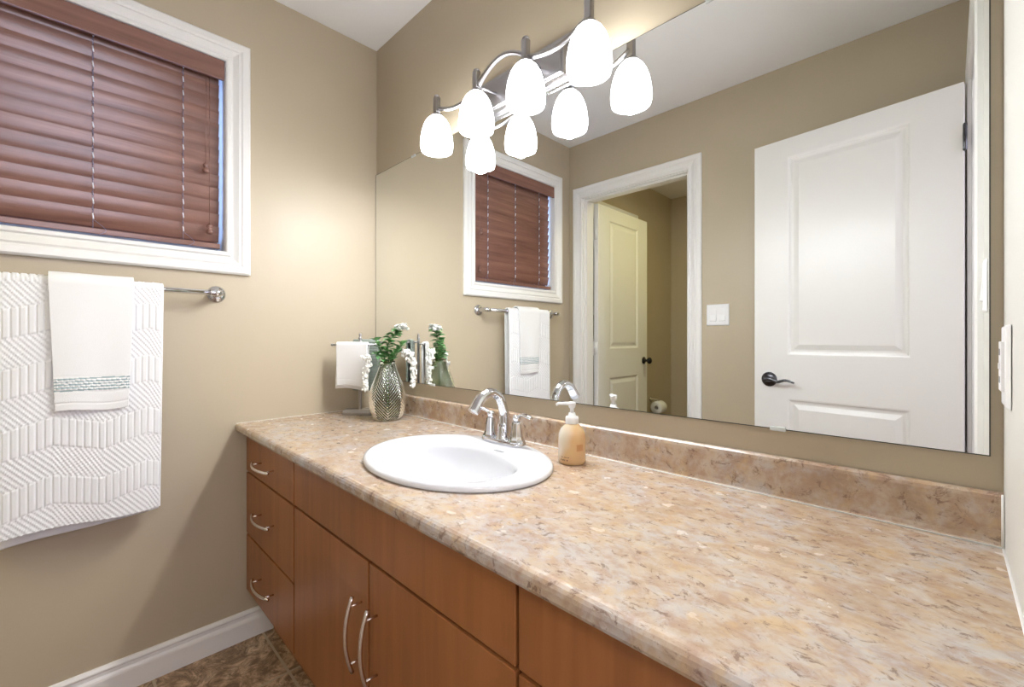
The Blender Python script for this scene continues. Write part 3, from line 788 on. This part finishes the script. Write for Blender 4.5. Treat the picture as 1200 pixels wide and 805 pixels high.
for i, x in enumerate(LX):
    zb_ = 1.764
    bm = BM(); box(bm, x-.0095, LY-.0095, 1.896, x+.0095, LY+.0095, 1.949); lathe(bm, [(0, 1.949), (.010, 1.949), (.0105, 1.953), (.006, 1.957), (0, 1.958)], 12, (x, LY, 0))
    o = new('socket_post', off(bm, LO), M_nickel, r, bevel=.0035)
    bm = lathe(BM(), [(0, 1.898), (.008, 1.898), (.0105, 1.894), (.019, 1.889), (.0205, 1.884), (.0205, 1.879), (0, 1.879)], 24, (x, LY, 0)); new('socket_cap', off(bm, LO), M_nickel, r, True)
    bm = BM(); inn_ = [(max(.004, a-.0025), b+.001 if b > .1 else b) for a, b in gp][::-1]
    rings_ = gp+inn_
    lathe(bm, gp+inn_, 40, (x, LY, zb_), cap=False)
    s_ = new('glass_shade', off(bm, LO), M_shade, r, True)
    bm = BM(); ball(bm, (x, LY, zb_+.062), .022, 1, 1, 1.25, 16, 10)
    bb_ = new('bulb', off(bm, LO), M_bulb, s_, True)
    ld = bpy.data.lights.new('bulb_light', 'POINT'); ld.energy = BULB_POWER; ld.shadow_soft_size = .03; ld.color = (.95, .97, 1.0)
    lo = bpy.data.objects.new('bulb_light', ld); COL.objects.link(lo); lo.location = (x-LO.x, LY-LO.y, zb_+.006-LO.z); lo.parent = r

# ---------------------------------------------------------------- window blind
VOy = (WY0+WY1)/2
def blind(rootname, label, y0, y1, ztop, zbot, xf):
    r = empty(rootname, (xf, (y0+y1)/2, zbot)); tag(r, label, 'blind')
    O = Vector((xf, (y0+y1)/2, zbot))
    new('valance', off(box(BM(), xf+.040, y0+.002, ztop-.072, xf+.052, y1-.002, ztop-.002), O), M_blindwood, r, bevel=.003)
    new('head_rail', off(box(BM(), xf-.026, y0+.006, ztop-.027, xf+.026, y1-.006, ztop-.004), O), M_blindwood, r)
    bm = BM(); pitch = .0472; wd = .056; tilt = math.radians(14)
    n = int((ztop-zbot-.094)/pitch)+1
    for k in range(n):
        zc = zbot+.064+k*pitch; c_, s_ = math.cos(tilt), math.sin(tilt)
        # top edge leans into the room, face crowned towards the room
        ux, uz = s_, c_; nx_, nz_ = c_, -s_
        h, t = wd/2, .0015
        us = [-h, -h*.6, -h*.2, h*.2, h*.6, h]; cr_ = lambda a: .0022*(1-(a/h)**2)
        sec = [(a, cr_(a)-t) for a in us]+[(a, cr_(a)+t) for a in us[::-1]]
        v0 = [bm.verts.new((xf+a*ux+b*nx_, y0+.008, zc+a*uz+b*nz_)) for a, b in sec]; v1 = [bm.verts.new((xf+a*ux+b*nx_, y1-.010, zc+a*uz+b*nz_)) for a, b in sec]
        for i in range(12): bm.faces.new((v0[i], v0[(i+1) % 12], v1[(i+1) % 12], v1[i]))
        bm.faces.new(v0[::-1]); bm.faces.new(v1)
    box(bm, xf-.026, y0+.008, zbot+.018, xf-.023, y1-.010, zbot+.050)
    o = new('slats', off(bm, O), M_blindwood, r, True); es = o.modifiers.new('edges', 'EDGE_SPLIT'); es.split_angle = math.radians(35)
    new('bottom_rail', off(box(BM(), xf-.022, y0+.008, zbot+.009, xf+.026, y1-.010, zbot+.027), O), M_blindwood, r, bevel=.002)
    M_glint = mat('painted_hole_glint', (.80, .80, .88), .5); M_cord = mat('lilac_grey_cord', (.20, .17, .24), .6)  # pale knots paint the glints of light at the slat holes
    ncol = (y1-.118, y1-.345, y0+.118)
    for yy in ncol:
        bm = BM(); sweep(bm, [(xf+.017, yy, ztop-.06), (xf+.017, yy, zbot+.035), (xf+.026, yy, zbot+.020)], .0010, 6)
        sweep(bm, [(xf-.018, yy, ztop-.06), (xf-.022, yy, zbot+.02)], .0010, 6)
        for k in range(n):
            zc = zbot+.064+k*pitch+.024; sweep(bm, [(xf+.018, yy-.001, zc+.006), (xf+.0185, yy, zc-.006)], .0019, 6)

        sweep(bm, spline([(xf+.017, yy, zbot+.055), (xf+.030, yy+.025, zbot+.030), (xf+.030, yy+.028, zbot+.018), (xf+.024, yy+.012, zbot+.008)], 5), .0008, 6)
        nf = len(bm.faces)
        for k in range(n):
            zc = zbot+.064+k*pitch; sweep(bm, [(xf+.0205, yy-.001, zc+.009), (xf+.020, yy+.001, zc-.008)], .0019, 6)
        bm.faces.ensure_lookup_table()
        for f_ in bm.faces[nf:]: f_.material_index = 1
        new('ladder_cord', off(bm, O), [M_cord, M_glint], r, True)
    for yy, zl in ((y1-.055, .30), (y1-.044, .085)):
        bm = BM(); sweep(bm, [(xf+.032, yy, ztop-.07), (xf+.033, yy, zbot+zl)], .0009, 6); new('pull_cord', off(bm, O), M_blindwood, r, True)
        bm = BM(); lathe(bm, [(0, .0), (.008, .0), (.0105, .008), (.007, .015), (.0045, .018), (.009, .024), (.009, .029), (.004, .036), (0, .037)], 14, (xf+.033, yy, zbot+zl-.028)); new('tassel', off(bm, O), M_blindwood, r, True)
    return r
blind('wooden_blind', 'reddish-brown wooden venetian blind, closed, in the white-framed window above the towel bar', WY0+.006, WY1-.006, WZ1-.006, WZ0+.006, -.038)
blind('wooden_blind', 'reddish-brown wooden venetian blind in the toilet closet, glimpsed beside the open closet door', VY0+.006, VY1-.006, VZ1-.006, VZ0+.006, -.038)

# ---------------------------------------------------------------- plates
def plate(name, label, cat, loc, rz, wd, kinds, grp=None):
    """wall plate in local xz plane facing -y"""
    r = empty(name, loc, rz); tag(r, label, cat, grp)
    bm = BM(); h = .0575
    A = [bm.verts.new((x, 0, z)) for x, z in ((-wd/2, -h), (wd/2, -h), (wd/2, h), (-wd/2, h))]
    B = [bm.verts.new((x, -.005, z)) for x, z in ((-wd/2+.004, -h+.004), (wd/2-.004, -h+.004), (wd/2-.004, h-.004), (-wd/2+.004, h-.004))]
    for i in range(4): bm.faces.new((A[i], A[(i+1) % 4], B[(i+1) % 4], B[i]))
    bm.faces.new(B); bm.faces.new(A[::-1]); new('cover_plate', bm, M_plastic, r, bevel=.001)
    for k, kd in enumerate(kinds):
        xc = (k-(len(kinds)-1)/2)*.046
        if kd == 'rocker':
            bm = BM(); pr = [(-.004, -.034), (-.0105, -.032), (-.0065, 0), (-.0055, .032), (-.004, .034)]
            extrude_profile(bm, pr, (xc-.0165, 0, 0), (xc+.0165, 0, 0), (0, 1, 0)); new('rocker_switch', bm, M_plastic, r, bevel=.0005)
        else:
            bm = box(BM(), xc-.0165, -.0085, -.034, xc+.0165, -.004, .034)
            new('outlet_face', bm, M_plastic, r, bevel=.001)
            for zz in (-.019, .019):
                bm = BM()
                for dx in (-.006, .006): box(bm, xc+dx-.001, -.0088, zz-.004, xc+dx+.001, -.0083, zz+.005)
                new('slot', bm, M_black, r)
            new('test_button', box(BM(), xc-.006, -.0098, -.004, xc+.006, -.0083, .004), M_plastic, r, bevel=.0005)
    return r
plate('light_switch', 'white double rocker light switch on the wall between the two doorways, seen in the mirror', 'light switch', (.9915, YB+.001, 1.246), PI, .118, ('rocker', 'rocker'))
plate('power_outlet', 'white wall outlet at the right edge of the photo above the backsplash end', 'outlet', (W-.001, -.092, 1.082), -PI/2, .072, ('outlet',))
plate('light_switch', 'white single switch plate seen edge-on at the right end of the mirror', 'light switch', (W-.001, -.43, 1.235), -PI/2, .072, ('rocker',))

# ---------------------------------------------------------------- paper roll in the closet
r = empty('toilet_paper_holder', (.0, -2.66, .53)); tag(r, 'white paper roll on a metal holder on the closet wall, beside the open closet door', 'toilet paper')
bm = BM(); lathe(bm, [(0, 0), (.022, 0), (.022, .006), (.008, .010), (.007, .06), (0, .062)], 20)
bmesh.ops.rotate(bm, verts=bm.verts, cent=(0, 0, 0), matrix=Matrix.Rotation(PI/2, 3, 'Y')); bmesh.ops.translate(bm, verts=bm.verts, vec=(.001, .03, .055))
sweep(bm, spline([(.058, .03, .055), (.062, .0, .045), (.064, -.03, .02), (.064, -.05, .0)], 5), .0045, 8); sweep(bm, [(.064, -.055, 0), (.064, .06, 0)], .0045, 8)
new('holder_arm', bm, M_chrome, r, True)
bm = BM(); lathe(bm, [(.019, -.05), (.050, -.05), (.054, -.046), (.054, .046), (.050, .05), (.019, .05), (.019, -.05)], 32, cap=False)
bmesh.ops.rotate(bm, verts=bm.verts, cent=(0, 0, 0), matrix=Matrix.Rotation(PI/2, 3, 'X')); bmesh.ops.translate(bm, verts=bm.verts, vec=(.064, 0, -.012))
new('paper_roll', bm, M_towel_warm, r, True)

# ---------------------------------------------------------------- added hall fill lamp, closet lamp
def dome_lamp(label, loc, rad, power, col):
    r = empty('ceiling_lamp', loc); tag(r, label, 'ceiling lamp')
    new('lamp_base', lathe(BM(), [(0, 0), (rad*1.05, 0), (rad*1.05, -.02), (0, -.02)][::-1], 32), M_nickel, r, True)
    new('lamp_shade', lathe(BM(), [(rad, -.02), (rad*.95, -.05), (rad*.7, -.085), (rad*.35, -.10), (0.0001, -.104)], 32), M_hall, r, True)
    ld = bpy.data.lights.new('lamp_light', 'AREA'); ld.shape = 'DISK'; ld.size = rad*2; ld.energy = power; ld.color = col
    lo = bpy.data.objects.new('lamp_light', ld); COL.objects.link(lo); lo.parent = r; lo.location = (0, 0, -.11)
dome_lamp('unseen round fill lamp added in the hallway outside the bathroom door', (2.70, -1.9, H), .17, HALL_FILL_POWER, (.95, .97, 1.0))  # hall lamp is unseen, added as fill light
dome_lamp('round white ceiling lamp inside the toilet closet', (.95, -1.95, H), .13, CLOSET_POWER, (1, .93, .42))
